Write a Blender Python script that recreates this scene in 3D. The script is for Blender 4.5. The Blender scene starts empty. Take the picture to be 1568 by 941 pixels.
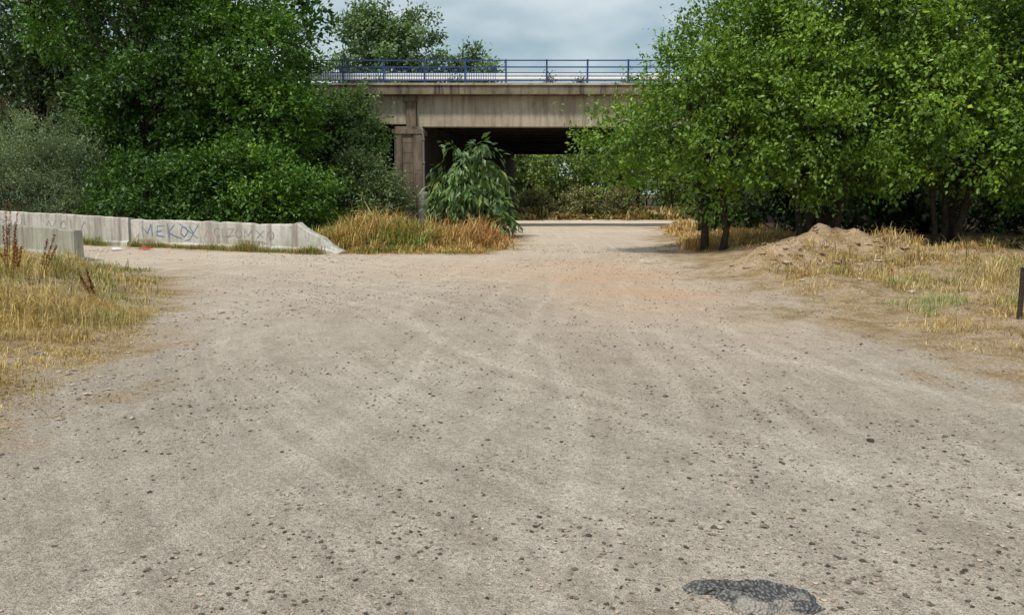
import bpy, math, random
import numpy as np
from mathutils import Vector
rng=np.random.default_rng(7); random.seed(7)
scene=bpy.context.scene
scene.view_settings.view_transform='Standard'
scene.view_settings.look='None'
scene.view_settings.exposure=0
COL=scene.collection

# ---------------------------------------------------------------- helpers
def link(ob,parent=None):
    COL.objects.link(ob)
    if parent: ob.parent=parent
    return ob
def empty(name):
    e=bpy.data.objects.new(name,None); e.empty_display_size=.3
    return link(e)
def mesh_quads(name,V,Q,col=None,mat=None,parent=None,smooth=False):
    V=np.asarray(V,dtype=np.float32); Q=np.asarray(Q,dtype=np.int32)
    me=bpy.data.meshes.new(name)
    me.vertices.add(len(V)); me.vertices.foreach_set('co',V.ravel())
    me.loops.add(Q.size); me.loops.foreach_set('vertex_index',Q.ravel())
    me.polygons.add(len(Q))
    me.polygons.foreach_set('loop_start',np.arange(0,Q.size,Q.shape[1],dtype=np.int32))
    me.update(calc_edges=True)
    if col is not None:
        c=np.ones((len(V),4),dtype=np.float32); c[:,:3]=col
        a=me.color_attributes.new('Col','FLOAT_COLOR','POINT')
        a.data.foreach_set('color',c.ravel())
    me.polygons.foreach_set('use_smooth',np.full(len(Q),smooth,dtype=bool))
    if mat: me.materials.append(mat)
    return link(bpy.data.objects.new(name,me),parent)
class Builder:
    def __init__(s): s.v=[]; s.f=[]
    def add(s,vs,fs):
        o=len(s.v); s.v+= [tuple(v) for v in vs]; s.f+=[[i+o for i in f] for f in fs]
    def box(s,x0,x1,y0,y1,z0,z1):
        s.add([(x0,y0,z0),(x1,y0,z0),(x1,y1,z0),(x0,y1,z0),(x0,y0,z1),(x1,y0,z1),(x1,y1,z1),(x0,y1,z1)],
              [(0,3,2,1),(4,5,6,7),(0,1,5,4),(1,2,6,5),(2,3,7,6),(3,0,4,7)])
    def prism(s,base,z0,z1):
        n=len(base)
        s.add([(x,y,z0) for x,y in base]+[(x,y,z1) for x,y in base],
              [list(range(n))[::-1],list(range(n,2*n))]+[(i,(i+1)%n,(i+1)%n+n,i+n) for i in range(n)])
    def tube(s,pts,rads,k=6):
        pts=[Vector(p) for p in pts]; vs=[];fs=[]
        for i,p in enumerate(pts):
            d=(pts[min(i+1,len(pts)-1)]-pts[max(i-1,0)]).normalized()
            a=d.cross(Vector((0.13,1,.21))).normalized(); b=d.cross(a)
            for j in range(k):
                t=2*math.pi*j/k
                vs.append(p+(a*math.cos(t)+b*math.sin(t))*rads[i])
        for i in range(len(pts)-1):
            for j in range(k):
                fs.append((i*k+j,i*k+(j+1)%k,(i+1)*k+(j+1)%k,(i+1)*k+j))
        fs.append(list(range(k))[::-1]); fs.append([(len(pts)-1)*k+j for j in range(k)])
        s.add(vs,fs)
    def make(s,name,mat,parent=None,smooth=False,bevel=0):
        me=bpy.data.meshes.new(name); me.from_pydata(s.v,[],s.f); me.update()
        if mat: me.materials.append(mat)
        if smooth:
            for p in me.polygons: p.use_smooth=True
        ob=link(bpy.data.objects.new(name,me),parent)
        if bevel:
            m=ob.modifiers.new('b','BEVEL'); m.width=bevel; m.segments=2; m.limit_method='ANGLE'
        return ob
_grids={}
def vnoise(x,y,scale=1.0,seed=0):
    if seed not in _grids: _grids[seed]=np.random.default_rng(100+seed).random((256,256))
    g=_grids[seed]; x=np.asarray(x,float)*scale+57.3; y=np.asarray(y,float)*scale+91.7
    xi=np.floor(x).astype(int); yi=np.floor(y).astype(int); fx=x-xi; fy=y-yi
    fx=fx*fx*(3-2*fx); fy=fy*fy*(3-2*fy)
    a=g[xi%256,yi%256]; b=g[(xi+1)%256,yi%256]; c=g[xi%256,(yi+1)%256]; d=g[(xi+1)%256,(yi+1)%256]
    return (a*(1-fx)+b*fx)*(1-fy)+(c*(1-fx)+d*fx)*fy
def sst(a,b,x):
    t=np.clip((x-a)/(b-a),0,1); return t*t*(3-2*t)

# ---------------------------------------------------------------- node helpers
def newmat(name):
    m=bpy.data.materials.new(name); m.use_nodes=True
    nt=m.node_tree; nt.nodes.clear(); return m,nt
class N:
    def __init__(s,nt): s.nt=nt
    def n(s,t,**k):
        nd=s.nt.nodes.new(t)
        for a,b in k.items():
            setattr(nd,a,b)
        return nd
    def l(s,a,b): s.nt.links.new(a,b)
    def put(s,sock,v):
        if isinstance(v,bpy.types.NodeSocket): s.l(v,sock)
        else: sock.default_value=v
    def noise(s,vec,scale,detail=3,rough=.55,out='Fac',dist=0):
        nd=s.n('ShaderNodeTexNoise'); nd.inputs['Scale'].default_value=scale
        nd.inputs['Detail'].default_value=detail; nd.inputs['Roughness'].default_value=rough
        nd.inputs['Distortion'].default_value=dist
        if vec is not None: s.l(vec,nd.inputs['Vector'])
        return nd.outputs[out]
    def mapr(s,v,a,b,c=0.,d=1.):
        nd=s.n('ShaderNodeMapRange'); s.put(nd.inputs[0],v)
        for i,q in zip((1,2,3,4),(a,b,c,d)): nd.inputs[i].default_value=q
        return nd.outputs[0]
    def math(s,op,a,b=0.):
        nd=s.n('ShaderNodeMath',operation=op); s.put(nd.inputs[0],a); s.put(nd.inputs[1],b); return nd.outputs[0]
    def mix(s,f,a,b,mode='MIX'):
        nd=s.n('ShaderNodeMix',data_type='RGBA',blend_type=mode)
        s.put(nd.inputs[0],f)
        s.put(nd.inputs[6],a if not isinstance(a,tuple) else (*a,1)); s.put(nd.inputs[7],b if not isinstance(b,tuple) else (*b,1))
        return nd.outputs[2]
    def scalevec(s,vec,sc):
        nd=s.n('ShaderNodeMapping'); s.l(vec,nd.inputs[0]); nd.inputs['Scale'].default_value=sc; return nd.outputs[0]
    def comb(s,x,y,z=0.):
        nd=s.n('ShaderNodeCombineXYZ'); s.put(nd.inputs[0],x); s.put(nd.inputs[1],y); s.put(nd.inputs[2],z); return nd.outputs[0]
    def attr(s,name,out='Fac'):
        nd=s.n('ShaderNodeAttribute',attribute_name=name); return nd.outputs[out]
    def bump(s,h,strength=.5,dist=.02):
        nd=s.n('ShaderNodeBump'); nd.inputs['Strength'].default_value=strength; nd.inputs['Distance'].default_value=dist
        s.l(h,nd.inputs['Height']); return nd.outputs[0]
    def out(s,color,rough=.9,bump=None,spec=.2,metal=0):
        p=s.n('ShaderNodeBsdfPrincipled'); s.put(p.inputs['Base Color'],color if not isinstance(color,tuple) else (*color,1))
        s.put(p.inputs['Roughness'],rough); p.inputs['Specular IOR Level'].default_value=spec; p.inputs['Metallic'].default_value=metal
        if bump is not None: s.l(bump,p.inputs['Normal'])
        o=s.n('ShaderNodeOutputMaterial'); s.l(p.outputs[0],o.inputs[0]); return p

def leaf_material(name,transl=.3,gloss=.06,rough=.45):
    m,nt=newmat(name); q=N(nt)
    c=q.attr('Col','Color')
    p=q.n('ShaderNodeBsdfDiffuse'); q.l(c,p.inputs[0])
    t=q.n('ShaderNodeBsdfTranslucent'); tc=q.mix(1.0,c,(1.3,1.3,.45),'MULTIPLY'); q.l(tc,t.inputs[0])
    mx=q.n('ShaderNodeMixShader'); mx.inputs[0].default_value=transl
    q.l(p.outputs[0],mx.inputs[1]); q.l(t.outputs[0],mx.inputs[2]); s_=mx.outputs[0]
    if gloss:
        g=q.n('ShaderNodeBsdfGlossy'); g.inputs['Roughness'].default_value=rough; g.inputs[0].default_value=(1,1,1,1)
        m2=q.n('ShaderNodeMixShader'); m2.inputs[0].default_value=gloss; q.l(s_,m2.inputs[1]); q.l(g.outputs[0],m2.inputs[2]); s_=m2.outputs[0]
    o=q.n('ShaderNodeOutputMaterial'); q.l(s_,o.inputs[0]); return m
M_leaf=leaf_material('leaf',.24,.03); M_grass=leaf_material('grass_blades',.2,0)

def pos(q): return q.n('ShaderNodeNewGeometry').outputs['Position']
def simple(name,c1,c2,scale=5,rough=.85,bs=.4,bd=.01,spec=.2,metal=0):
    m,nt=newmat(name); q=N(nt); P=pos(q)
    f=q.mapr(q.noise(P,scale,4,.6),.3,.7)
    q.out(q.mix(f,c1,c2),rough,q.bump(q.noise(P,scale*6,3),bs,bd),spec,metal); return m
M_bark=simple('bark',(.025,.02,.014),(.085,.068,.05),9,.95,.9,.03)

def concrete(name,base,dark,stain,streak=.5,blotch=.45):
    m,nt=newmat(name); q=N(nt); P=pos(q)
    a=q.mapr(q.noise(P,.9,4,.6),.35,.7)
    c=q.mix(a,base,dark)
    st=q.noise(q.scalevec(P,(2.2,2.2,.22)),1.6,5,.65)
    c=q.mix(q.math('MULTIPLY',q.mapr(st,.46,.66),streak),c,stain)
    bl=q.mapr(q.noise(P,7,5,.7),.5,.72,0,blotch)
    c=q.mix(bl,c,tuple(x*.6 for x in dark))
    q.out(c,.9,q.bump(q.noise(P,25,4,.7),.5,.012)); return m
M_conc=concrete('bridge_concrete',(.52,.45,.35),(.36,.30,.22),(.15,.12,.09),.65)
M_slab=concrete('deck_edge_concrete',(.30,.25,.18),(.18,.145,.10),(.045,.037,.03),.95,.7)
M_pier=concrete('pier_concrete',(.27,.215,.16),(.165,.13,.095),(.05,.04,.032),.85,.6)
M_dark=concrete('shade_dark_concrete',(.042,.038,.034),(.026,.024,.022),(.012,.011,.01),.7)  # grimy concrete, with the deep underpass shade painted in as near-black
M_wall=concrete('barrier_concrete',(.58,.56,.52),(.43,.40,.35),(.17,.135,.10),.75,.6)
M_metal_blue=simple('blue_painted_steel',(.015,.035,.14),(.03,.07,.24),3,.45,.1,.002,.5)
M_galv=simple('galvanised_steel',(.80,.82,.84),(.88,.89,.9),3,.5,.1,.002,.5,.0)
M_pipe=simple('drainpipe_grey',(.16,.15,.145),(.24,.22,.2),4,.6,.1,.002,.4)

# ---------------------------------------------------------------- road outline & terrain
ROAD=[(-3.0,-60),(-3.3,3),(-3.65,6),(-4.5,11),(-6.0,15.5),(-7.6,18.6),(-10.2,20.4),(-16.4,26.2),(-30,37),(-80,66),(-80,70),(-30,38.2),(-22.5,33.0),
      (-12.4,27.4),(-5,23.7),(-0.6,23.5),(0.1,26),(0.35,32),(0.2,42),(-4.2,46),(-.6,74),(-1,82),(-20,86),(-60,86),(-60,90),(-18,90),(0,89.5),(7,91.5),(15,89),(25,83),(60,68),(60,63),(24,75),(17,74),(12,60),
      (7.2,44),(5.3,30),(4.25,24),(3.9,19),(3.9,10),(4.25,6.8),(5.6,3),(10,-60)]
RP=np.array(ROAD,float)
def road_sd(x,y):
    x=np.asarray(x,float); y=np.asarray(y,float); d=np.full(x.shape,1e9); ins=np.zeros(x.shape,bool)
    for i in range(len(RP)):
        a=RP[i]; b=RP[(i+1)%len(RP)]; e=b-a
        t=np.clip(((x-a[0])*e[0]+(y-a[1])*e[1])/(e@e),0,1)
        d=np.minimum(d,np.hypot(x-a[0]-t*e[0],y-a[1]-t*e[1]))
        if a[1]!=b[1]:
            c=((a[1]>y)!=(b[1]>y))&(x<(b[0]-a[0])*(y-a[1])/(b[1]-a[1])+a[0]); ins^=c
    return np.where(ins,-d,d)
def gauss(x,y,cx,cy,sx,sy): return np.exp(-((x-cx)/sx)**2-((y-cy)/sy)**2)
def height(x,y,sd=None):
    x=np.asarray(x,float); y=np.asarray(y,float)
    if sd is None: sd=road_sd(x,y)
    v=sst(0,2.5,sd)
    h=v*(.12+.22*(vnoise(x,y,.5,1)-.5)+.14*(vnoise(x,y,1.6,2)-.5)+.07*(vnoise(x,y,4,7)-.5))
    h+=v*.22*gauss(x,y,-8.5,13.5,3,5)
    mm=.42*gauss(x,y,5.6,17.8,.9,.9)+.30*gauss(x,y,6.7,18.6,.8,.8)+.50*gauss(x,y,7.8,22.0,.9,.8)+.45*gauss(x,y,9.3,21.4,1.1,.8)
    h+=sst(0,1,sd)*(mm*(.7+.6*vnoise(x,y,2.6,12)+.35*(vnoise(x,y,6,13)-.5))+.2*gauss(x,y,10,19,3,2.5))
    h+=(1-v)*(.03*(vnoise(x,y,.5,3)-.5)+.014*(vnoise(x,y,2.3,4)-.5))
    h+=v*.3*gauss(x,y,-3.9,28,1.6,3.0)
    h+=-.95*sst(43,74,y)
    h+=.9*sst(93,112,y)+ 3*sst(150,600,np.hypot(x,y))
    return h
def H(x,y): return float(height(np.array([x]),np.array([y]))[0])

def axis(lo,hi,fine_lo,fine_hi,step,g=1.12):
    a=list(np.arange(fine_lo,fine_hi+1e-6,step))
    s=step
    while a[-1]<hi: s*=g; a.append(a[-1]+s)
    s=step
    while a[0]>lo: s*=g; a.insert(0,a[0]-s)
    return np.array(a)
xs=axis(-900,900,-12,12,.08); ys=axis(-60,1200,2,26,.09,1.06)
X,Y=np.meshgrid(xs,ys); X=X.ravel(); Y=Y.ravel()
sd=road_sd(X,Y); Z=height(X,Y,sd)
nx,ny=len(xs),len(ys)
i,j=np.meshgrid(np.arange(nx-1),np.arange(ny-1)); a=(j*nx+i).ravel()
Q=np.stack([a,a+1,a+nx+1,a+nx],1)
verge=sst(-.6,.7,sd+1.3*(vnoise(X,Y,1.1,5)-.5)+1.0*(vnoise(X,Y,4,6)-.5))
xc=np.interp(Y,[-10,3,7,10,15,20,25,30,46],[.2,.3,.5,.7,1.2,1.9,2.4,2.7,2.0]); wd=np.interp(Y,[0,5,12,22,46],[1.25,1.1,.95,.8,.75])
w1=.5*(vnoise(X,Y,.16,21)-.5)+.12*(vnoise(X,Y,.6,22)-.5); w2=1.6*(vnoise(X,Y,.13,23)-.5)
s1=(X-xc)/wd+w1*1.6; s2=np.hypot(X+14,Y-6)+w2; s3=np.hypot(X-18,Y-16)+w2
orange=np.clip(gauss(X,Y,2.3,15.5,1.6,5.5)+.6*gauss(X,Y,-.2,19,2.2,3),0,1)*(.5+.8*vnoise(X,Y,.8,31))
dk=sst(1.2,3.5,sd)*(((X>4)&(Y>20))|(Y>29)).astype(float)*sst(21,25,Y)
def rut(v,c,w): return np.exp(-((v-c)/w)**2)
trk=np.zeros_like(X)
for c_,w_,a_ in ((-.62,.07,1),(-.2,.05,.6),(.85,.07,1),(1.25,.05,.6),(-1.6,.06,.8),(2.1,.07,.8)): trk+=a_*rut(s1,c_,w_)*np.clip(vnoise(X,Y,.3,40+int(c_*10)%7)*2-.6,0,1)
for c_,w_,a_ in ((13.4,.08,.8),(14.6,.09,1),(14.9,.05,.7),(16.3,.10,1),(17.4,.07,.8)): trk+=a_*rut(s2,c_,w_)*np.clip(vnoise(X,Y,.3,50+int(c_*10)%7)*2-.5,0,1)
for c_,w_,a_ in ((14.9,.08,.8),(15.7,.09,1),(16.2,.05,.7),(17.6,.10,1),(18.6,.07,.8),(19.8,.07,.7)): trk+=a_*rut(s3,c_,w_)*np.clip(vnoise(X,Y,.3,60+int(c_*10)%7)*2-.5,0,1)
trk=np.clip(trk,0,1)
big=vnoise(X,Y,.33,71)*.5+vnoise(X,Y,.9,72)*.5
sel=vnoise(X,Y,.18,73)

m,nt=newmat('dirt_ground'); q=N(nt); P=pos(q)
sx=q.n('ShaderNodeSeparateXYZ'); q.l(P,sx.inputs[0]); py=sx.outputs[1]; px=sx.outputs[0]
mid=q.noise(P,2.6,5,.68); fine=q.noise(P,30,4,.8); grit=q.noise(P,120,2,.7)
def track(attrname,freq,along,lo,hi,detail=3):
    v=q.comb(q.math('MULTIPLY',q.attr(attrname),freq),q.math('MULTIPLY',along,.22),0.)
    return q.mapr(q.noise(v,1,detail,.72),lo,hi)
t1=track('s1',4.6,py,.38,.64,4); t2=track('s2',4.4,py,.40,.64,4); t3=track('s3',4.6,px,.40,.64,4)
s_=q.attr('sel')
tr=q.math('ADD',q.math('MULTIPLY',t1,.3),q.math('ADD',q.math('MULTIPLY',q.math('MULTIPLY',t2,q.mapr(s_,.62,.38)),.5),q.math('MULTIPLY',q.math('MULTIPLY',t3,q.mapr(s_,.38,.62)),.5)))
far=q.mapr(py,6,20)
fac=q.math('ADD',q.math('MULTIPLY',tr,.55),q.math('MULTIPLY',q.mapr(mid,.32,.68),.36))
fac=q.math('ADD',fac,q.math('MULTIPLY',q.attr('trk'),.28))
fac=q.math('ADD',fac,q.mapr(q.attr('big'),.25,.75,-.08,.14))
roadc=q.mix(fac,(.36,.300,.240),(.72,.63,.53))
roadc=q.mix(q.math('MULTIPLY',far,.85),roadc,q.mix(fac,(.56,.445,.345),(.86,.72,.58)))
roadc=q.mix(q.math('MULTIPLY',q.attr('orange'),.62),roadc,q.mix(mid,(.62,.38,.23),(.76,.50,.32)))
straw=q.mix(q.mapr(fine,.3,.7),(.20,.135,.065),(.50,.36,.19))
vc=q.mix(q.mapr(mid,.42,.6),q.mix(q.mapr(fine,.3,.7),(.38,.27,.17),(.64,.49,.34)),straw)
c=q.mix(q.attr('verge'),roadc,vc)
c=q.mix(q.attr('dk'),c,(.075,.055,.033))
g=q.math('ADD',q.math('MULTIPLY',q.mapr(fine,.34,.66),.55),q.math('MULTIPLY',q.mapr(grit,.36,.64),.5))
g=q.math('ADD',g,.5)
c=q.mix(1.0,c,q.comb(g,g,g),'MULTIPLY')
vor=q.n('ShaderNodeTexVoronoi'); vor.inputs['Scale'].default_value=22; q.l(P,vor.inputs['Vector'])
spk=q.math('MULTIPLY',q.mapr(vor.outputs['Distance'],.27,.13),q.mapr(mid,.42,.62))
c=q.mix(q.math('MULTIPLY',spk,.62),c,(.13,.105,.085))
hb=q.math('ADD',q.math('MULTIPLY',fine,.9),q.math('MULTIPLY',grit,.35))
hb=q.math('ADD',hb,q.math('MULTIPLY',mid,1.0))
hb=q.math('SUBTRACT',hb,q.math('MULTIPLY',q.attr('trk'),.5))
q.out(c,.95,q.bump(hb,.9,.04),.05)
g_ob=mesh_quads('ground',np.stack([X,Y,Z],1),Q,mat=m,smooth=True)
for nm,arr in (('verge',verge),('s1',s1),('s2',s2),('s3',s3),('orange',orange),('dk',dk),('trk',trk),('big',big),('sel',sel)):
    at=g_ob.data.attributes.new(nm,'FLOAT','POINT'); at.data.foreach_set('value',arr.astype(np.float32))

# ---------------------------------------------------------------- foliage generator
def unit(v): return v/np.maximum(np.linalg.norm(v,axis=1,keepdims=True),1e-6)
def leaf_mesh(name,P,T,Nn,L,W,col,parent,mat=M_leaf):
    n=len(P); T=unit(T); B=unit(np.cross(Nn,T)); Nn=np.cross(T,B)
    L=L[:,None]; W=W[:,None]
    v=np.empty((n,4,3)); v[:,0]=P; v[:,1]=P+T*L*.45+B*W*.5+Nn*L*.06; v[:,2]=P+T*L-Nn*L*.08; v[:,3]=P+T*L*.45-B*W*.5+Nn*L*.06
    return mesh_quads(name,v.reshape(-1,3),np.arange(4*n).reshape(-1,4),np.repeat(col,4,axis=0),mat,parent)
def foliage(name,lobes,parent,nclump=90,ntwig=28,nleaf=10,leaf=.13,clump_r=.75,dark=(.03,.06,.014),light=(.12,.20,.04),
            twig=.6,droop=0.,shell=.5,aspect=.6,seed=0,zmin=None,up=.35,stray=.1):
    r=np.random.default_rng(seed); lobes=np.array(lobes,float)
    vol=lobes[:,3]*lobes[:,4]*lobes[:,5]; li=r.choice(len(lobes),nclump,p=vol**.8/(vol**.8).sum())
    d=unit(r.normal(size=(nclump,3))); rad=(shell+(1-shell)*r.random(nclump))**.8
    rad*=np.where(r.random(nclump)<stray,1.18,1.)
    C=lobes[li,:3]+d*lobes[li,3:]*rad[:,None]
    if zmin is not None: C[:,2]=np.maximum(C[:,2],zmin+r.random(nclump)*.5)
    cen=(lobes[:,:3]*vol[:,None]).sum(0)/vol.sum()
    cs=clump_r*(.45+1.0*r.random(nclump))
    nt_=nclump*ntwig; ci=np.repeat(np.arange(nclump),ntwig)
    off=r.normal(size=(nt_,3))*np.array([.5,.5,.34])
    S=C[ci]+off*cs[ci][:,None]
    out=unit(S-lobes[li[ci],:3])
    D=unit(out*.7+unit(off)*.5+np.array([0,0,up-droop])+r.normal(size=(nt_,3))*.35)
    tl=twig*(.4+1.0*r.random(nt_)); lg=r.random(nt_)<.06; tl[lg]*=1.8
    k=np.repeat(np.arange(nt_),nleaf); t=np.tile((np.arange(nleaf)+.5)/nleaf,nt_)
    Pp=S[k]+D[k]*(t*tl[k])[:,None]; Pp[:,2]-=droop*.5*t**2*tl[k]
    side=unit(r.normal(size=(len(k),3))); Pp+=side*leaf*.45
    T=unit(side*.9+D[k]*.6+np.array([0,0,-.35-droop*.6])); Nn=unit(out[k]*.5+np.array([0,0,.7])+r.normal(size=(len(k),3))*.55)
    L=leaf*(.6+.8*r.random(len(k))); W=L*aspect*(.8+.4*r.random(len(k)))
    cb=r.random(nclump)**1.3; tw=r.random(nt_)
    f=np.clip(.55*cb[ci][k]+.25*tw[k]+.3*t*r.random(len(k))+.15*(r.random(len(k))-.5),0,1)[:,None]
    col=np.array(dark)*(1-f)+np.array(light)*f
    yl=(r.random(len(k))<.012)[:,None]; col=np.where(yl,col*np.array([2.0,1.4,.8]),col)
    keep=Pp[:,2]>(-10 if zmin is None else zmin-.3)
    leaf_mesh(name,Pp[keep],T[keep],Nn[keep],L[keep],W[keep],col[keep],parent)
    return C,cen
def tree(name,x,y,lobes,trunk_r=.16,fork=1.4,stems=1,nbranch=36,seed=0,lean=(0,0),**k):
    e=empty(name); z=H(x,y); r=random.Random(seed)
    LB=[(x+a,y+b,z+c,d,f,g) for a,b,c,d,f,g in lobes]
    C,cen=foliage('foliage',LB,e,seed=seed,**k)
    b=Builder(); top=max(l[2] for l in LB)
    axes=[]
    for s in range(stems):
        ox,oy=(r.uniform(-.45,.45),r.uniform(-.3,.3)) if stems>1 else (0,0)
        pts=[];n=8; sr=trunk_r*r.uniform(.6,1)
        tx,ty=x+ox*3+lean[0],y+oy*3+lean[1]
        for i in range(n+1):
            t=i/n; pts.append(Vector((x+ox+(tx-x-ox)*t**1.3+r.uniform(-.09,.09),y+oy+(ty-y-oy)*t**1.3+r.uniform(-.07,.07),z-.15+(top-z+.3)*t)))
        b.tube(pts,[sr*(1.35 if i==0 else 1)*(1-.85*i/n)+.012 for i in range(n+1)],8); axes.append(pts)
    idx=list(range(len(C))); r.shuffle(idx)
    for c in idx[:nbranch]:
        c=Vector(C[c]); ax=r.choice(axes); hh=z+fork+max(0,(c.z-z-fork))*r.uniform(.2,.6)
        hh=min(hh,c.z-.1) if c.z>z+fork*.8 else z+fork*.8
        i=min(len(ax)-2,max(0,int((hh-ax[0].z)/(ax[-1].z-ax[0].z)*(len(ax)-1)))); s=ax[i].lerp(ax[i+1],.5)
        mid=s.lerp(c,.5)+Vector((r.uniform(-.2,.2),r.uniform(-.2,.2),r.uniform(.0,.45)))
        r0=trunk_r*(1-.8*i/len(ax))*.45
        b.tube([s,s.lerp(mid,.55)+Vector((0,0,.08)),mid,mid.lerp(c,.5),c],[r0,r0*.8,r0*.6,r0*.4,.008],5)
    b.make('trunk_and_limbs',M_bark,e,smooth=True)
    return e
def shrub(name,x,y,lobes,seed=0,nst=7,**k):
    e=empty(name); z=H(x,y); r=random.Random(seed)
    LB=[(x+a,y+b,z+c,d,f,g) for a,b,c,d,f,g in lobes]
    C,cen=foliage('foliage',LB,e,seed=seed,zmin=z+.15,**k)
    b=Builder()
    for i in range(nst*len(lobes)):
        c=Vector(C[r.randrange(len(C))]); s=Vector((c.x+(x-c.x)*.3+r.uniform(-.3,.3),c.y+r.uniform(-.3,.3),z-.1))
        m_=s.lerp(c,.5)+Vector((r.uniform(-.2,.2),r.uniform(-.2,.2),.1))
        b.tube([s,m_,c],[.035,.022,.006],5)
    b.make('stems',M_bark,e,smooth=True); return e

DG=dict(dark=(.013,.045,.006),light=(.10,.225,.022))
MG=dict(dark=(.018,.06,.006),light=(.16,.32,.028))
YG=dict(dark=(.024,.07,.006),light=(.26,.43,.04))
GG=dict(dark=(.08,.12,.06),light=(.36,.46,.25))
# left bank of trees
tree('poplar_tree',-15.2,35.6,[(0,0,4.2,3.2,2.4,2.8),(-.8,0,8.5,3.2,3,3.2),(1,-.6,6.3,2.8,2.5,2.6),(.2,.3,11.5,2.6,2.4,2.4)],.24,2,nclump=165,ntwig=28,nleaf=9,leaf=.165,seed=1,clump_r=.7,**DG)
tree('poplar_tree',-11.2,36,[(0,0,4.2,2.8,2.4,2.6),(.2,0,7.2,2.5,2.5,2.4),(0,.3,10.2,2.2,2,2.4),(1.6,-.3,4.6,2.0,2,1.6)],.2,2,nclump=160,ntwig=28,nleaf=9,leaf=.165,seed=2,clump_r=.68,**MG)
tree('poplar_tree',-21.5,39.5,[(0,0,5,3.4,3,3.2),(0,0,9.5,3.4,3,3.4),(-1,0,12.8,2.6,2.6,2)],.26,2,nclump=120,ntwig=26,nleaf=8,leaf=.21,seed=3,dark=(.02,.045,.015),light=(.12,.19,.06))
tree('poplar_tree',-29,41,[(0,0,5,4,3,3.4),(0,0,10,3.8,3,4)],.26,2,nclump=80,ntwig=24,nleaf=8,leaf=.24,seed=4,**DG)
tree('poplar_tree',-16.5,44,[(0,0,5,5,3,3.6),(3,0,9,4,3,4),(-4,0,9.5,4,3,4)],.26,2,nclump=110,ntwig=22,nleaf=7,leaf=.32,seed=6,clump_r=1.0,**DG)
tree('elm_tree',-9.0,41.8,[(0,0,3.6,2.6,1.6,2.4),(.9,0,5.1,1.7,1.3,1.3),(-1,0,5.0,1.8,1.4,1.7)],.13,1.5,nclump=100,ntwig=26,nleaf=9,leaf=.165,seed=5,clump_r=.52,dark=(.02,.055,.012),light=(.17,.28,.07))
# shrubs
shrub('tamarisk_bush',-17.9,33.2,[(0,0,2.1,2.2,1.2,2.3),(-2.6,.3,2.0,2.1,1.2,2.1),(1.6,.1,1.5,1.5,1.0,1.6)],11,nclump=140,ntwig=26,nleaf=13,leaf=.10,aspect=.3,clump_r=.5,up=.8,**GG)
shrub('elm_bush',-13.6,31.6,[(0,0,1.4,1.9,1.1,1.6),(1.9,0.2,1.3,1.6,1.1,1.4)],12,nclump=90,ntwig=24,nleaf=9,leaf=.14,clump_r=.48,**DG)
shrub('elm_bush',-9.9,32.5,[(0,0,1.5,1.9,1.2,1.6),(1.9,1,1.3,1.5,1.2,1.4)],13,nclump=85,ntwig=24,nleaf=9,leaf=.14,clump_r=.48,**MG)
shrub('privet_bush',-6.9,37.5,[(0,0,1.6,1.6,1.1,1.6),(1.2,-.5,1.1,1.1,1,1.1)],14,nclump=70,ntwig=24,nleaf=10,leaf=.12,clump_r=.42,up=.7,dark=(.05,.08,.03),light=(.24,.32,.13))
shrub('fig_bush',-1.45,33,[(0,0,1.0,1.25,.8,1.0),(-.1,0,2.4,1.05,.8,1.35)],15,nclump=42,ntwig=6,nleaf=11,leaf=.34,aspect=.36,clump_r=.30,twig=.72,droop=.95,up=.3,stray=.35,dark=(.018,.05,.014),light=(.24,.38,.12))
# right grove
tree('elm_tree',5.9,24.6,[(-.4,0,3.4,2.8,2.2,1.8),(1.1,0,5.1,2.4,2.2,2.0),(-2.4,-.3,2.8,1.6,1.4,.75),(-.6,0,4.6,2.0,1.8,1.5)],.12,1.2,2,nclump=128,ntwig=27,nleaf=11,leaf=.115,seed=21,clump_r=.48,stray=.22,**YG)
tree('elm_tree',8.6,23.8,[(0,-.6,3.3,2.2,1.6,1.7),(.3,0,6.0,2.3,2.1,1.9)],.12,1.2,4,nclump=120,ntwig=27,nleaf=11,leaf=.115,seed=22,clump_r=.5,stray=.15,**YG)
tree('elm_tree',12.0,23.8,[(0,-1.0,2.9,2.6,1.6,1.6),(0,0,6.1,2.4,2.1,2.0),(-1.2,-1.6,4.4,1.6,1.2,1.3)],.12,1.3,4,nclump=140,ntwig=27,nleaf=11,leaf=.118,seed=23,clump_r=.5,stray=.15,**YG)
tree('elm_tree',15.4,23.4,[(0,-1.3,2.8,2.7,1.8,1.7),(.2,0,6.1,2.5,2.1,1.9)],.12,1.3,3,nclump=120,ntwig=27,nleaf=10,leaf=.125,seed=24,clump_r=.52,**MG)
tree('elm_tree',10.5,29,[(0,0,4.2,3.8,2.4,2.8),(1,0,7.6,3.4,2.4,2.4),(-2.5,0,6.0,2.2,2,2)],.16,1.8,3,nclump=110,ntwig=24,nleaf=8,leaf=.19,seed=25,**MG)
tree('elm_tree',17.8,29,[(0,0,4.2,3.8,2.4,3.0),(0,0,7.4,3.6,2.4,2.4)],.16,1.8,3,nclump=100,ntwig=24,nleaf=8,leaf=.19,seed=26,**DG)
shrub('understory_bush',13,35,[(-3.2,0,1.5,2.4,1.2,1.7),(1,0,1.6,3.2,1.2,1.8),(5,0,1.6,3.4,1.2,1.8),(10,0,1.8,3.2,1.2,1.9)],27,nclump=150,ntwig=20,nleaf=8,leaf=.24,dark=(.010,.025,.006),light=(.05,.10,.016))
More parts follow.
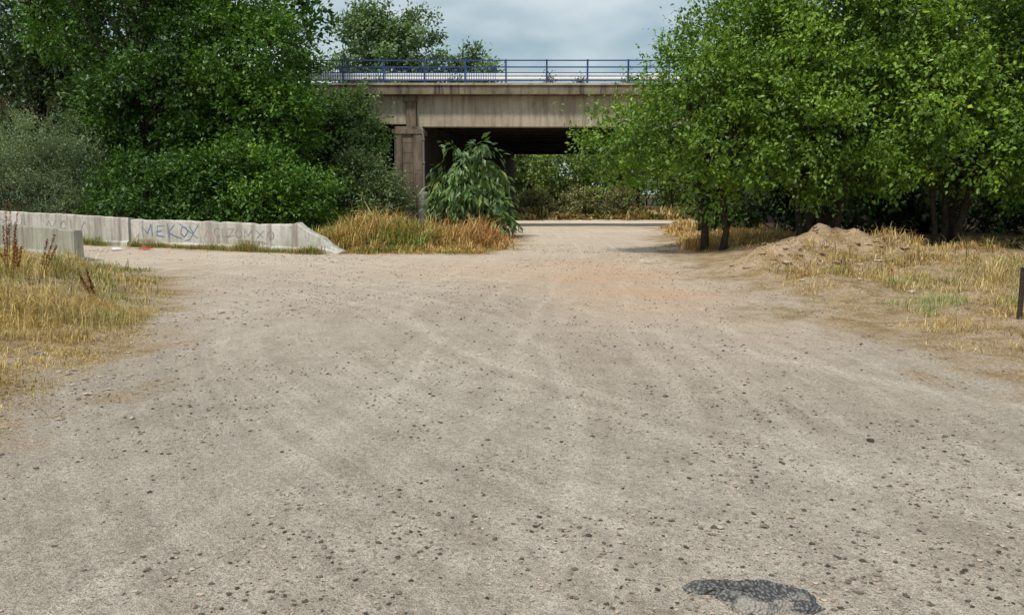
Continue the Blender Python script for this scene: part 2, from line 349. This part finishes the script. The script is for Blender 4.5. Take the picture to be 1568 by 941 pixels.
# behind the bridge
tree('poplar_tree',-12.1,86,[(0,0,8,4,4,5),(-.8,0,13.6,4.8,4,5),(2.6,0,16.2,3.0,3,4.4),(-2.4,0,17.0,2.8,3,3.4)],.4,4,nclump=150,ntwig=24,nleaf=8,leaf=.38,twig=1.2,clump_r=1.0,seed=31,up=1.1,stray=.2,dark=(.08,.13,.055),light=(.23,.35,.14))  # distance haze painted into the paler leaf colours
tree('poplar_tree',-4.3,88,[(0,0,9,2.6,3,5),(0,0,13.2,2.7,2.5,3.3)],.3,4,nclump=80,ntwig=22,nleaf=8,leaf=.36,twig=1.0,clump_r=.8,seed=32,up=1.1,stray=.2,dark=(.08,.13,.055),light=(.23,.35,.14))  # same pale leaf colours, haze painted in
def mass(name,items,seed,**k):
    e=empty(name); LB=[]
    for x,y,z,rx,ry,rz in items: LB.append((x,y,H(x,y)+z,rx,ry,rz))
    C,_=foliage('foliage',LB,e,seed=seed,**k)
    b=Builder(); r=random.Random(seed)
    for x,y,z,rx,ry,rz in items:
        for s in range(3):
            xx=x+r.uniform(-.6,.6)*rx; g0=H(x,y)
            b.tube([(xx,y-.3*ry,g0-.2),(xx+r.uniform(-.4,.4),y-.6*ry,g0+z*.6),(xx+r.uniform(-1,1),y-.5*ry,g0+z*1.2)],[.14,.10,.04],6)
    b.make('trunks',M_bark,e,smooth=True)
mass('distant_trees',[(-8+i*4.6,101+(i%3)*4,4.8+(i%2),3.6,2.6,4.0) for i in range(9)],41,nclump=400,ntwig=20,nleaf=8,leaf=.34,twig=.9,clump_r=.9,zmin=.2,dark=(.05,.09,.015),light=(.34,.46,.10))
mass('distant_trees',[(-140+i*10,135+(i*37%11),6,9,4,7) for i in range(30)],42,nclump=560,ntwig=18,nleaf=8,leaf=.95,twig=2,clump_r=2.4,dark=(.03,.055,.018),light=(.1,.16,.045))
shrub('roadside_bush',3,95.5,[(0,0,1.2,2.0,1,1.3),(5,1,1.5,2.4,1,1.6),(-4,0,1.3,2,1,1.4),(9,0,1.5,2,1,1.5)],43,nclump=75,ntwig=18,nleaf=8,leaf=.26,dark=(.09,.09,.035),light=(.32,.33,.12))

# ---------------------------------------------------------------- grass generator
def blades(P,h,w,lean,cols,r):
    n=len(P); a=r.random(n)*2*np.pi; fd=np.stack([np.cos(a),np.sin(a),np.zeros(n)],1); sdv=np.stack([-np.sin(a),np.cos(a),np.zeros(n)],1)
    h=h[:,None]; w=w[:,None]; ln=lean[:,None]
    up=np.array([0,0,1.])
    m_=P+up*h*.55+fd*ln*h*.3; t=P+up*h*(1-.45*ln)+fd*ln*h*.95
    v=np.empty((n,6,3)); v[:,0]=P-sdv*w; v[:,1]=P+sdv*w; v[:,2]=m_+sdv*w*.8; v[:,3]=m_-sdv*w*.8; v[:,4]=t+sdv*w*.15; v[:,5]=t-sdv*w*.15
    Qd=np.array([[0,1,2,3],[3,2,4,5]])[None]+np.arange(n)[:,None,None]*6
    return v.reshape(-1,3),Qd.reshape(-1,4),np.repeat(cols,6,axis=0)
def grass(name,x0,x1,y0,y1,ntuft,nbl,hmin,hmax,pal,seed,edge=.25,w=.0035,cond=None,spread=.12,thr=.35,nscale=.7,hmod=None):
    r=np.random.default_rng(seed); x=r.uniform(x0,x1,ntuft); y=y0+(y1-y0)*r.random(ntuft)**1.2
    s=road_sd(x,y); nz=vnoise(x,y,nscale,seed)*.6+vnoise(x,y,nscale*3.1,seed+1)*.4
    ok=(s>edge+1.0*(nz-.5))&(nz>thr+.15*np.exp(-np.maximum(s,0)/.6))
    if cond is not None: ok&=cond(x,y)
    x,y,nz,s=x[ok],y[ok],nz[ok],s[ok]; k=np.repeat(np.arange(len(x)),nbl); n=len(k)
    xx=x[k]+r.normal(size=n)*spread; yy=y[k]+r.normal(size=n)*spread
    th=(hmin+(hmax-hmin)*(r.random(len(x))**1.6)*np.clip((nz-thr)*3.2,.25,1.3))*sst(-.4,1.4,s)
    if hmod is not None: th=th*hmod(x,y)
    hh=np.maximum(th[k]*(.3+.8*r.random(n)),.03)
    pal=np.array(pal); bg_=(vnoise(x,y,.9,seed+5)*len(pal)).astype(int)%len(pal)
    tc=pal[np.where(r.random(len(x))<.5,bg_,r.integers(0,len(pal),len(x)))]; c=tc[k]*.7+pal[r.integers(0,len(pal),n)]*.3; c=c*(.45+.85*r.random(n))[:,None]
    P=np.stack([xx,yy,height(xx,yy)-.01],1)
    v,Qd,cc=blades(P,hh,np.full(n,w)*(.7+.8*r.random(n))*(1+np.maximum(yy-12,0)*.05),.25+1.0*r.random(n)**1.1,c,r)
    return mesh_quads(name,v,Qd,cc,M_grass)
STRAW=[(.70,.51,.21),(.80,.62,.29),(.55,.38,.15),(.38,.26,.12),(.60,.50,.31)]
GRN=[(.16,.23,.05),(.22,.30,.08),(.30,.31,.10)]
RUST=[(.55,.30,.12),(.64,.39,.17),(.36,.19,.08),(.68,.49,.25)]
grass('dry_grass',-8,-3.3,4.5,12,3800,20,.06,.40,STRAW+[STRAW[0],(.33,.28,.12)],51,edge=-.05,w=.003,thr=.27,spread=.09)
grass('dry_grass',-20,-4.5,10.5,25,5200,14,.12,.5,STRAW+GRN[:2],52,w=.0045,thr=.30,cond=lambda x,y: (y<22+(-x-10.5)*1.02)|(x>-10.5))
grass('dry_grass',3.9,10,6.3,16,2600,14,.04,.24,STRAW+[(.66,.54,.36),(.3,.2,.1)],53,edge=.35,w=.003,thr=.44,spread=.08,nscale=1.3)
grass('dry_grass',6.3,14,9,18,3200,16,.12,.6,STRAW+[(.42,.40,.18),(.28,.2,.1)],54,edge=2.0,w=.004,thr=.44,spread=.09)
grass('dry_grass',4.3,24,15.5,27,5000,12,.08,.5,STRAW+RUST[:1]+[GRN[2],(.28,.2,.1)],55,edge=1.1,w=.0055,thr=.45,spread=.1)
grass('dry_weeds',-6.2,.3,23.5,31,1500,20,.2,1.05,RUST+STRAW[:3]+[GRN[1],GRN[2]],56,edge=.1,w=.007,thr=.22,spread=.13,hmod=lambda x,y:np.clip(1.0-.16*(x+4.2),.38,1.0)*(.5+1.0*vnoise(x,y,1.3,99)))
grass('green_weeds',-6.5,-2.6,24.1,28,360,22,.3,.8,GRN+[(.24,.32,.09),STRAW[0]],57,edge=.2,w=.009,thr=.3,spread=.14)
grass('rust_weeds',-5.2,.2,25.5,33,300,20,.4,1.25,RUST,66,edge=.2,w=.008,thr=.35,spread=.12)
grass('dry_weeds',3.5,10,25,44,1900,14,.15,.7,RUST+STRAW,58,edge=.5,w=.007,thr=.33)
grass('dry_weeds',-20,40,90.5,99,2000,16,.4,1.5,[(.42,.27,.13),(.55,.4,.2),(.25,.15,.08),(.35,.3,.12),(.2,.2,.07)],59,edge=.3,w=.025,thr=.3,spread=.4,nscale=.3)
grass('dry_weeds',-24,-5,28,33,1600,14,.2,.7,STRAW+GRN,60,edge=.3,w=.007,thr=.3)

def weed_line(name,p0,p1,n,seed,hmin,hmax,pal,offn=.12):
    r=np.random.default_rng(seed); t=r.random(n)*.96+.02; nb=24; a=np.array(p0);b=np.array(p1); d=(b-a)/np.linalg.norm(b-a); nn=np.array([d[1],-d[0]])
    base=a+(b-a)*t[:,None]+nn*(offn+.25*r.random(n)**2)[:,None]
    k=np.repeat(np.arange(n),nb); xx=base[k,0]+r.normal(size=len(k))*.1; yy=base[k,1]+r.normal(size=len(k))*.05
    hn=(vnoise(t*9,t*0,1,seed))**1.5; h=(hmin+(hmax-hmin)*hn*r.random(n))[k]*(.4+.7*r.random(len(k)))
    pal=np.array(pal); c=pal[r.integers(0,len(pal),len(k))]*(.6+.7*r.random(len(k)))[:,None]
    v,Qd,cc=blades(np.stack([xx,yy,height(xx,yy)-.01],1),h,np.full(len(k),.006),.2+.8*r.random(len(k)),c,r)
    return mesh_quads(name,v,Qd,cc,M_grass)
weed_line('green_weeds',(-12.2,27.5),(-5.2,23.8),190,61,.1,.95,GRN+[(.4,.35,.18),(.3,.2,.1),RUST[0]])
weed_line('green_weeds',(-21,32.1),(-12.6,27.7),150,62,.1,.9,GRN+[(.45,.36,.18)])
weed_line('dry_grass',(-17,27.7),(-10.4,20.7),120,65,.1,.6,STRAW+GRN[:1])

def dock(name,spots,seed,col=(.17,.05,.02)):
    r=np.random.default_rng(seed); e=empty(name); b=Builder(); Ps=[]
    for x,y,h in spots:
        z=H(x,y)
        for s in range(3):
            dx,dy=r.normal()*.10,r.normal()*.08; hh=h*(.75+.3*r.random()); tx,ty=x+dx*2.2,y+dy*2
            b.tube([(x+dx*.4,y,z-.03),(x+dx*1.3,y+dy,z+hh*.5),(tx,ty,z+hh)],[.006,.005,.002],5)
            n=170; t=.4+.6*r.random(n); c=np.stack([x+dx*.4+(tx-x-dx*.4)*t,y+(ty-y)*t,z+hh*t],1)+r.normal(size=(n,3))*np.array([.014,.014,.012])*(1.4-t)[:,None]
            Ps.append(c)
    Pc=np.concatenate(Ps); n=len(Pc); T=unit(r.normal(size=(n,3))+np.array([0,0,.5])); Nn=unit(r.normal(size=(n,3)))
    cc=np.array(col)*(.6+.9*r.random((n,1)))
    leaf_mesh('seed_heads',Pc,T,Nn,np.full(n,.022),np.full(n,.013),cc,e,M_grass)
    b.make('stalks',simple('dry_stalk',(.2,.1,.04),(.3,.17,.07)),e)
dock('dock_plant',[(-8.05,13.5,1.15),(-7.85,13.1,.8),(-7.55,12.9,.65),(-6.9,11.6,.9),(-7.3,13.0,.7)],71)
dock('dock_plant',[(-5.85,11.9,.5)],72)
grass('green_weeds',5.5,8.2,9.2,12.5,260,26,.15,.55,[(.36,.42,.2),(.5,.5,.28),(.3,.36,.14),STRAW[1]],63,edge=1.2,w=.003,thr=.5,spread=.07)
grass('green_weeds',-8.8,-5.6,14.5,19,200,26,.15,.45,[(.22,.26,.12),(.3,.33,.16)],64,edge=.0,w=.004,thr=.42,spread=.12)

# ---------------------------------------------------------------- stones
def stones(name,P,S,cols,seed,mat=None):
    r=np.random.default_rng(seed); n=len(P)
    base=np.array([(1,0,0),(0,1,0),(-1,0,0),(0,-1,0),(0,0,.8),(0,0,-.8),(.7,.7,.35),(-.7,.7,.3),(-.7,-.7,.35),(.7,-.7,.3)],float)
    tri=np.array([(4,0,6),(4,6,1),(4,1,7),(4,7,2),(4,2,8),(4,8,3),(4,3,9),(4,9,0),(5,6,0),(5,1,6),(5,7,1),(5,2,7),(5,8,2),(5,3,8),(5,9,3),(5,0,9)])
    v=base[None]*(1+.3*r.normal(size=(n,10,1)).clip(-1,1))
    sc=S[:,None]*np.stack([.7+.6*r.random(n),.7+.6*r.random(n),.45+.35*r.random(n)],1); v=v*sc[:,None]
    a=r.random(n)*6.28; ca,sa=np.cos(a)[:,None],np.sin(a)[:,None]
    vx=v[...,0]*ca-v[...,1]*sa; vy=v[...,0]*sa+v[...,1]*ca; v[...,0]=vx; v[...,1]=vy
    v+=P[:,None]
    F=(tri[None]+np.arange(n)[:,None,None]*10).reshape(-1,3)
    return mesh_quads(name,v.reshape(-1,3),F,np.repeat(cols,10,axis=0),mat)
m,nt=newmat('stone'); q=N(nt); q.out(q.attr('Col','Color'),.9,None); M_stone=m
r=np.random.default_rng(81); n=46000
y=2.6+26*r.random(n)**1.8; x=(r.random(n)-.5)*2*(1.2+y*.68)
s_=road_sd(x,y); clus=vnoise(x,y,2.1,9)*.5+vnoise(x,y,.5,8)*.5
ok=(s_<.7)&(r.random(n)<np.clip((clus-.36)*2.8,0.05,1)); x,y=x[ok],y[ok]; n=len(x)
S=.0032+.009*r.random(n)**3+.00035*y; big_=r.random(n)<.014; S[big_]*=1.8
cc=(np.array([.21,.17,.135])*(.25+2.2*r.random((n,1))**1.5))
stones('gravel',np.stack([x,y,height(x,y)+S*.25],1),S,cc,82,M_stone)
n=1500; x=np.concatenate([r.uniform(-5.2,-3,n//2),r.uniform(3.6,8,n//2)]); y=np.concatenate([r.uniform(3.5,13,n//2),r.uniform(7,19,n//2)])
S=.008+.026*r.random(n)**4; stones('gravel',np.stack([x,y,height(x,y)+S*.1],1),S,np.array([.34,.285,.22])*(.4+.9*r.random((n,1))),83,M_stone)
n=420; k=r.integers(0,4,n); cx=np.array([5.7,6.7,7.8,9.4])[k]; cy=np.array([17.6,18.3,21.7,21.2])[k]
x=cx+r.normal(size=n)*.75; y=cy+r.normal(size=n)*.6; ok=road_sd(x,y)>.3; x,y=x[ok],y[ok]; n=len(x)
S=.015+.085*r.random(n)**4; stones('dirt_clods',np.stack([x,y,height(x,y)],1),S,np.array([.38,.275,.18])*(.5+.6*r.random((n,1))),84,M_stone)
for k,(x,y,s) in enumerate([(-3.45,6.75,.035),(-2.75,6.0,.025),(6.0,14.6,.06),(5.2,15.1,.05),(6.45,13.6,.06),(7.3,16.9,.08),(5.5,17.0,.11),(4.9,13.4,.04),(7.7,21.0,.2),(7.2,21.3,.16),(-3.95,8.6,.025),(5.3,18.5,.1)]):
    stones('rock',np.array([[x,y,H(x,y)+s*.25]]),np.array([s]),np.array([[.44,.36,.28]]),90+k,M_stone)

# ---------------------------------------------------------------- bridge
br=empty('highway_bridge')
YF,YB=46.0,76.0
b=Builder(); b.box(-60,60,YF-.55,YF+1.9,7.05,7.5); b.make('deck_slab_edge',M_slab,br,bevel=.02)
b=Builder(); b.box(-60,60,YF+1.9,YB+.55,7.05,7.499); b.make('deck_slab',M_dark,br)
b=Builder(); b.box(-60,60,YF-.62,YF-.2,7.503,7.62); b.box(-60,60,YB+.2,YB+.62,7.503,7.62); b.make('deck_kerb',M_conc,br,bevel=.02)
b=Builder(); b.box(-60,-5.62,YF,YF+.5,5.55,7.047); b.box(-5.05,60,YF,YF+.5,5.42,7.047)
b.make('edge_girder',M_conc,br,bevel=.03)
b=Builder()
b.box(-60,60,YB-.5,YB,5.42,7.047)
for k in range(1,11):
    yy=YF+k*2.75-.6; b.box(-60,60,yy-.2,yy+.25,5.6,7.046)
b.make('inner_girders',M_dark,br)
b=Builder(); b.prism([(-5.60,YF-.16),(-5.07,YF-.16),(-5.07,YF+.5),(-5.60,YF+.5)],5.43,7.046); b.box(-5.72,-4.95,YF-.24,YF-.163,6.72,7.04); b.make('girder_joint',M_pier,br,bevel=.03)
b=Builder(); b.box(-6.2,-4.75,YF-.45,YF+1.1,-.3,5.02); b.box(-6.32,-4.63,YF-.57,YF+1.2,5.022,5.26); b.box(-6.2,-4.75,YF-.45,YF+1.1,5.262,5.415)
b.box(-6.2,-5.82,YF-.53,YF-.452,0.3,5.02); b.box(-5.2,-4.75,YF-.53,YF-.452,0.3,5.02)
for k in range(9): b.box(-5.815,-5.205,YF-.465,YF-.4535,.4+k*.52,.4+k*.52+.49)
b.make('pier',M_pier,br,bevel=.025)
b=Builder(); b.box(-4.95,-4.45,YF-.85,YF-.2,-.3,2.0); b.make('pier_plinth',M_wall,br,bevel=.05)
b=Builder(); b.tube([(-4.66,YF-.62,2.0),(-4.66,YF-.62,4.9),(-4.7,YF-.62,5.2),(-4.85,YF-.3,5.5)],[.055]*4,8)
for z in (2.2,3.5,4.7): b.box(-4.74,-4.58,YF-.70,YF-.54,z,z+.06)
b.make('drainpipe',M_pipe,br)
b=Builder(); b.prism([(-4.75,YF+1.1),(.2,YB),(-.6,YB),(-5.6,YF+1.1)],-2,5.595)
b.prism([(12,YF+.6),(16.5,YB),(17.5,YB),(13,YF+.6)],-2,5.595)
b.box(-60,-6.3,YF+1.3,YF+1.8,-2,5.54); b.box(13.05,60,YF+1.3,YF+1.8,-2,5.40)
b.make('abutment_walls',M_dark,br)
rail=empty('bridge_railing'); b=Builder(); YR=YF-.42
for z in (8.76,8.42): b.box(-60,60,YR-.03,YR+.03,z,z+.06)
for z in (8.13,7.74): b.box(-60,60,YR-.022,YR+.022,z,z+.045)
xx=-60.
while xx<60:
    b.box(xx,xx+.09,YR-.045,YR+.045,7.6,8.84); xx+=2.13
b.make('posts_and_rails',M_metal_blue,rail)
b=Builder(); xx=-30.
while xx<-.75:
    b.box(xx,xx+.028,YR-.012,YR+.012,7.78,8.43); xx+=.125
b.make('balusters',M_metal_blue,rail)
rail2=empty('bridge_railing'); b=Builder(); YR2=YB+.42
for z in (8.76,8.42,8.1,7.74): b.box(-60,60,YR2-.03,YR2+.03,z,z+.06)
xx=-60.
while xx<60:
    b.box(xx,xx+.09,YR2-.045,YR2+.045,7.6,8.84); xx+=2.13
b.make('posts_and_rails',M_metal_blue,rail2)
gr=empty('guardrail'); b=Builder(); prof=[(0,7.98),(-.05,8.03),(-.05,8.10),(0,8.15),(0,8.19),(-.05,8.24),(-.05,8.31),(0,8.36)]
yy=YF+1.1; vs=[];fs=[]
for xq in (-60,60):
    for dy,z in prof: vs.append((xq,yy+dy,z))
n=len(prof)
for k in range(n-1): fs.append((k,k+1,n+k+1,n+k))
b.add(vs,fs); xx=-59.
while xx<60: b.box(xx,xx+.1,yy+.02,yy+.12,7.5,8.3); xx+=4
b.box(-60,60,yy+3.0,yy+3.4,7.5,8.05)
b.make('beam_and_posts',M_galv,gr)
for o_ in (br,rail,rail2,gr): o_.location.z=-.17
def deckweeds():
    r=np.random.default_rng(77); e=empty('deck_edge_weeds'); P=[];
    for cx,rr_ in ((2.0,.30),(3.6,.22),(-3.0,.3),(6.1,.25),(-7,.35)):
        P.append(np.stack([cx+r.normal(size=150)*rr_*.7,YF+.1+r.normal(size=150)*.12,7.45+abs(r.normal(size=150))*rr_],1))
    P=np.concatenate(P); n=len(P); T=unit(r.normal(size=(n,3))+np.array([0,0,.8])); Nn=unit(r.normal(size=(n,3)))
    leaf_mesh('leaves',P,T,Nn,np.full(n,.12),np.full(n,.06),np.array([.06,.12,.03])*(.5+r.random((n,1))),e)
deckweeds()

# ---------------------------------------------------------------- barrier walls + graffiti
M_ink=simple('graffiti_blue_paint',(.07,.11,.24),(.26,.3,.40),7,.6,.05,.001)
M_ink2=simple('graffiti_grey_paint',(.22,.21,.2),(.40,.38,.35),7,.7,.05,.001)
M_ink3=simple('graffiti_pink_paint',(.45,.22,.24),(.5,.36,.34),9,.7,.05,.001)
def wall(name,p0,p1,h,th,slope_end=0,mat=M_wall,foot=.08,strokes=(),taper=0.):
    e=empty(name); a=Vector((*p0,0)); c=Vector((*p1,0)); L=(c-a).length; d=(c-a)/L; nrm=Vector((d.y,-d.x,0))
    nseg=max(6,int(L/.22)); rr=random.Random(name+str(p0)); vs=[];fs=[]
    for i in range(nseg+1):
        u=L*i/nseg; p=a+d*u; z=H(p.x,p.y)-.12
        hh=h-taper*u/L
        if slope_end and u>L-slope_end: hh=max(.07,hh*(1-((u-(L-slope_end))/slope_end)**1.1)+.05)+rr.uniform(-.05,.05)
        hh+=rr.uniform(-.016,.012); top=hh; tw=th*.5
        if rr.random()<.08: top-=.04
        for off,zz in ((foot+tw,z),(foot+tw,z+.12+min(.1,hh*.3)),(tw,z+.12+min(.16,hh*.5)),(tw*.92,z+.12+top-.03),(tw*.75,z+.12+top),(-tw*.75,z+.12+top),(-tw*.92,z+.12+top-.03),(-tw,z)):
            q_=p+nrm*off; vs.append((q_.x,q_.y,zz))
    k=8
    for i in range(nseg):
        for j in range(k): fs.append((i*k+j,i*k+(j+1)%k,(i+1)*k+(j+1)%k,(i+1)*k+j))
    fs.append(list(range(k))); fs.append([nseg*k+j for j in range(k)][::-1])
    b=Builder(); b.add(vs,[f[::-1] for f in fs]); b.make('concrete_body',mat,e)
    for si,(sts,mt,wd_) in enumerate(strokes):
        b=Builder()
        for st in sts:
            st=[(u+rr.uniform(-.025,.025),v+rr.uniform(-.025,.025)) for u,v in st]
            for (u0,v0),(u1,v1) in zip(st[:-1],st[1:]):
                w_=wd_*rr.uniform(.5,1.15)
                du,dv=u1-u0,v1-v0; l=math.hypot(du,dv)+1e-6; nu,nv=-dv/l*w_/2,du/l*w_/2; eu,ev=du/l*w_*.4,dv/l*w_*.4
                q4=[(u0-eu+nu,v0-ev+nv),(u0-eu-nu,v0-ev-nv),(u1+eu-nu,v1+ev-nv),(u1+eu+nu,v1+ev+nv)]; pp=[]
                for u,v in q4:
                    p=a+d*u; g0=H(p.x,p.y); fr=min(max((v-.16)/(h-.19),0),1)
                    p=p+nrm*(th*.5*(1-.08*fr)+.006); pp.append((p.x,p.y,g0+v))
                b.add(pp,[(0,1,2,3)])
        b.make('graffiti_%d'%(si+1),mt,e)
    return e
def arc(cu,cv,ru,rv,a0,a1,n=8): return [(cu+ru*math.cos(math.radians(a0+(a1-a0)*i/n)),cv+rv*math.sin(math.radians(a0+(a1-a0)*i/n))) for i in range(n+1)]
g1=[[(.55,.33),(.5,.66),(.72,.42),(.9,.70),(.98,.34)],[(1.5,.66),(1.2,.68),(1.16,.36),(1.5,.33)],[(1.15,.5),(1.4,.51)],[(1.62,.72),(1.68,.3)],[(1.95,.70),(1.66,.46),(2.05,.33),(2.2,.28)],
    arc(2.35,.5,.14,.15,0,360,9),[(2.6,.66),(2.72,.45)],[(2.95,.72),(2.6,.25),(2.4,.22)],[(2.2,.72),(2.9,.30)]]
g2=[arc(3.75,.5,.12,.13,30,330),[(3.95,.62),(3.98,.38),(4.15,.4)],[(4.15,.6),(4.4,.6),(4.17,.4),(4.42,.4)],arc(4.6,.5,.11,.12,0,360),[(4.82,.36),(4.84,.62),(5.0,.45),(5.12,.6),(5.16,.36)],[(5.3,.6),(5.55,.4)],[(5.55,.6),(5.3,.36)],arc(5.85,.48,.12,.1,100,420),
    [(.2,.25),(.35,.4),(.3,.2)]]
g4=[[(3.2,.3),(3.3,.55),(3.45,.3),(3.5,.5)],[(4.6,.28),(5.1,.3),(5.6,.26)]]
wall('concrete_barrier',(-12.25,27.65),(-4.75,23.95),.87,.28,1.6,strokes=[(g1,M_ink,.045),(g2,M_ink2,.035),(g4,M_ink3,.03)],taper=.1)
g3=[[(4.2,.45),(4.3,.8),(4.5,.55),(4.7,.8),(4.8,.45)],arc(5.2,.6,.2,.16,30,330),[(5.6,.45),(5.6,.8),(5.9,.7),(5.65,.6)],[(6.3,.75),(6.35,.5),(6.6,.5)],[(6.8,.5),(6.9,.75),(7.05,.5)]]
g5=[[(8.2,.5),(8.4,.75),(8.6,.5),(8.8,.75)],arc(9.2,.6,.15,.13,0,330),[(9.6,.5),(9.6,.78)],[(10.1,.5),(10.3,.75),(10.5,.5)]]
wall('concrete_barrier',(-23.5,33.7),(-12.45,27.9),1.2,.28,strokes=[(g3,M_ink2,.06),(g5,M_ink2,.035)],taper=.3)
wall('concrete_barrier',(-17.7,28.2),(-10.65,20.9),.78,.22,mat=concrete('weathered_barrier_concrete',(.40,.39,.33),(.28,.27,.22),(.14,.12,.09),.6))

b=Builder(); z=H(6.12,10.15); b.tube([(6.12,10.15,z-.2),(6.13,10.15,z+.35),(6.12,10.14,z+.62)],[.035,.032,.03],8); b.make('wooden_post',M_bark)
b=Builder(); M_white=simple('white_plastic',(.7,.72,.72),(.85,.85,.85),10,.4); M_red=simple('red_plastic',(.25,.03,.02),(.4,.07,.05),8,.5)
x,y=-11.9,25.3; z=H(x,y)+.05; b.tube([(x,y,z),(x+.05,y,z),(x+.2,y+.03,z),(x+.25,y+.03,z),(x+.3,y+.035,z)],[.045,.05,.05,.02,.02],10); b.make('plastic_bottle',M_white,smooth=True)
b=Builder(); x,y=-11.3,25.6; z=H(x,y); b.add([(x,y,z+.02),(x+.4,y-.1,z+.03),(x+.45,y+.15,z+.05),(x+.1,y+.2,z+.1),(x+.2,y+.02,z+.13)],[(0,1,4),(1,2,4),(2,3,4),(3,0,4)]); b.make('plastic_sheet_scrap',M_red)

# broken lump of old asphalt in the foreground
out=[(.0,.14),(.05,.175),(.12,.165),(.17,.18),(.26,.145),(.33,.165),(.42,.15),(.48,.12),(.535,.05),(.52,-.02),(.53,-.07),(.45,-.09),(.38,-.07),(.30,-.1),(.2,-.09),(.155,-.04),(.17,.0),(.12,.03),(.10,.07),(.05,.075),(.015,.10)]
oc=np.array(out); cen=(.31,.05)
V=[];F=[];rings=9; rr=random.Random(3); n=len(out)*4
dense=[]
for i in range(len(out)):
    p0,p1,p2,p3=[oc[(i+k)%len(out)] for k in (-1,0,1,2)]
    for t in (0,.25,.5,.75):
        pp=.5*((2*p1)+(-p0+p2)*t+(2*p0-5*p1+4*p2-p3)*t*t+(-p0+3*p1-3*p2+p3)*t**3)
        dense.append(pp+np.array([rr.uniform(-.006,.006),rr.uniform(-.006,.006)]))
for k in range(rings):
    f=1-k/rings
    for p in dense:
        xx=.69+cen[0]+(p[0]-cen[0])*f; yy=3.17+cen[1]+(p[1]-cen[1])*f
        zz=H(xx,yy)+(-.006 if k==0 else (.022 if k==1 else (.032 if k<4 else .014)))+rr.uniform(-.003,.003)+.02*(float(vnoise(xx,yy,14,33))-.5)+.012*(float(vnoise(xx,yy,40,34))-.5)
        V.append((xx,yy,zz))
V.append((.69+cen[0],3.17+cen[1],H(1,3.2)+.014))
for k in range(rings-1):
    for i in range(n): F.append((k*n+i,k*n+(i+1)%n,(k+1)*n+(i+1)%n,(k+1)*n+i))
for i in range(n): F.append(((rings-1)*n+i,(rings-1)*n+(i+1)%n,len(V)-1))
m,nt=newmat('old_asphalt'); q=N(nt); P=pos(q)
vr=q.n('ShaderNodeTexVoronoi'); vr.inputs['Scale'].default_value=70; q.l(P,vr.inputs['Vector'])
c=q.mix(q.mapr(vr.outputs['Distance'],.15,.6),(.27,.265,.26),(.07,.07,.07))
c=q.mix(q.mapr(q.noise(P,6,3),.52,.62,0,.7),c,(.42,.38,.33))
q.out(c,.8,q.bump(q.math('SUBTRACT',1.,vr.outputs['Distance']),1,.015),.3)
b=Builder(); b.add(V,F); b.make('asphalt_chunk',m,smooth=True)

# ---------------------------------------------------------------- camera, sky, sun
cam=bpy.data.cameras.new('camera'); co=bpy.data.objects.new('camera',cam); link(co); scene.camera=co
cam.sensor_width=36; cam.lens=29.85; cam.clip_end=3000; cam.clip_start=.1
co.location=(0,0,1.6); co.rotation_euler=(math.radians(90-7.45),0,0)
sdir=Vector((-.38,-.42,.82)).normalized()
sl=bpy.data.lights.new('sun','SUN'); sl.energy=3.4; sl.angle=math.radians(7); sl.color=(1,.94,.85)
so=bpy.data.objects.new('sun',sl); link(so); so.location=(0,0,30); so.rotation_euler=(-sdir).to_track_quat('-Z','Y').to_euler()
w=bpy.data.worlds.new('World'); scene.world=w; w.use_nodes=True; nt=w.node_tree; nt.nodes.clear(); q=N(nt)
sky=q.n('ShaderNodeTexSky'); sky.sky_type='NISHITA'; sky.sun_disc=False; sky.sun_elevation=math.asin(sdir.z); sky.sun_rotation=math.atan2(sdir.x,sdir.y)
tc=q.n('ShaderNodeTexCoord'); v=q.scalevec(tc.outputs['Generated'],(1,1,2.6))
f=q.noise(v,2.6,4,.55); cl=q.mix(q.mapr(f,.42,.64),(3.5,4.9,5.5),(8.8,9.4,9.6))
c=q.mix(.85,sky.outputs[0],cl)
bg=q.n('ShaderNodeBackground'); q.l(c,bg.inputs[0]); bg.inputs[1].default_value=.1
try:
    w.cycles.sampling_method='MANUAL'; w.cycles.sample_map_resolution=256
except Exception: pass
o=q.n('ShaderNodeOutputWorld'); q.l(bg.outputs[0],o.inputs[0])
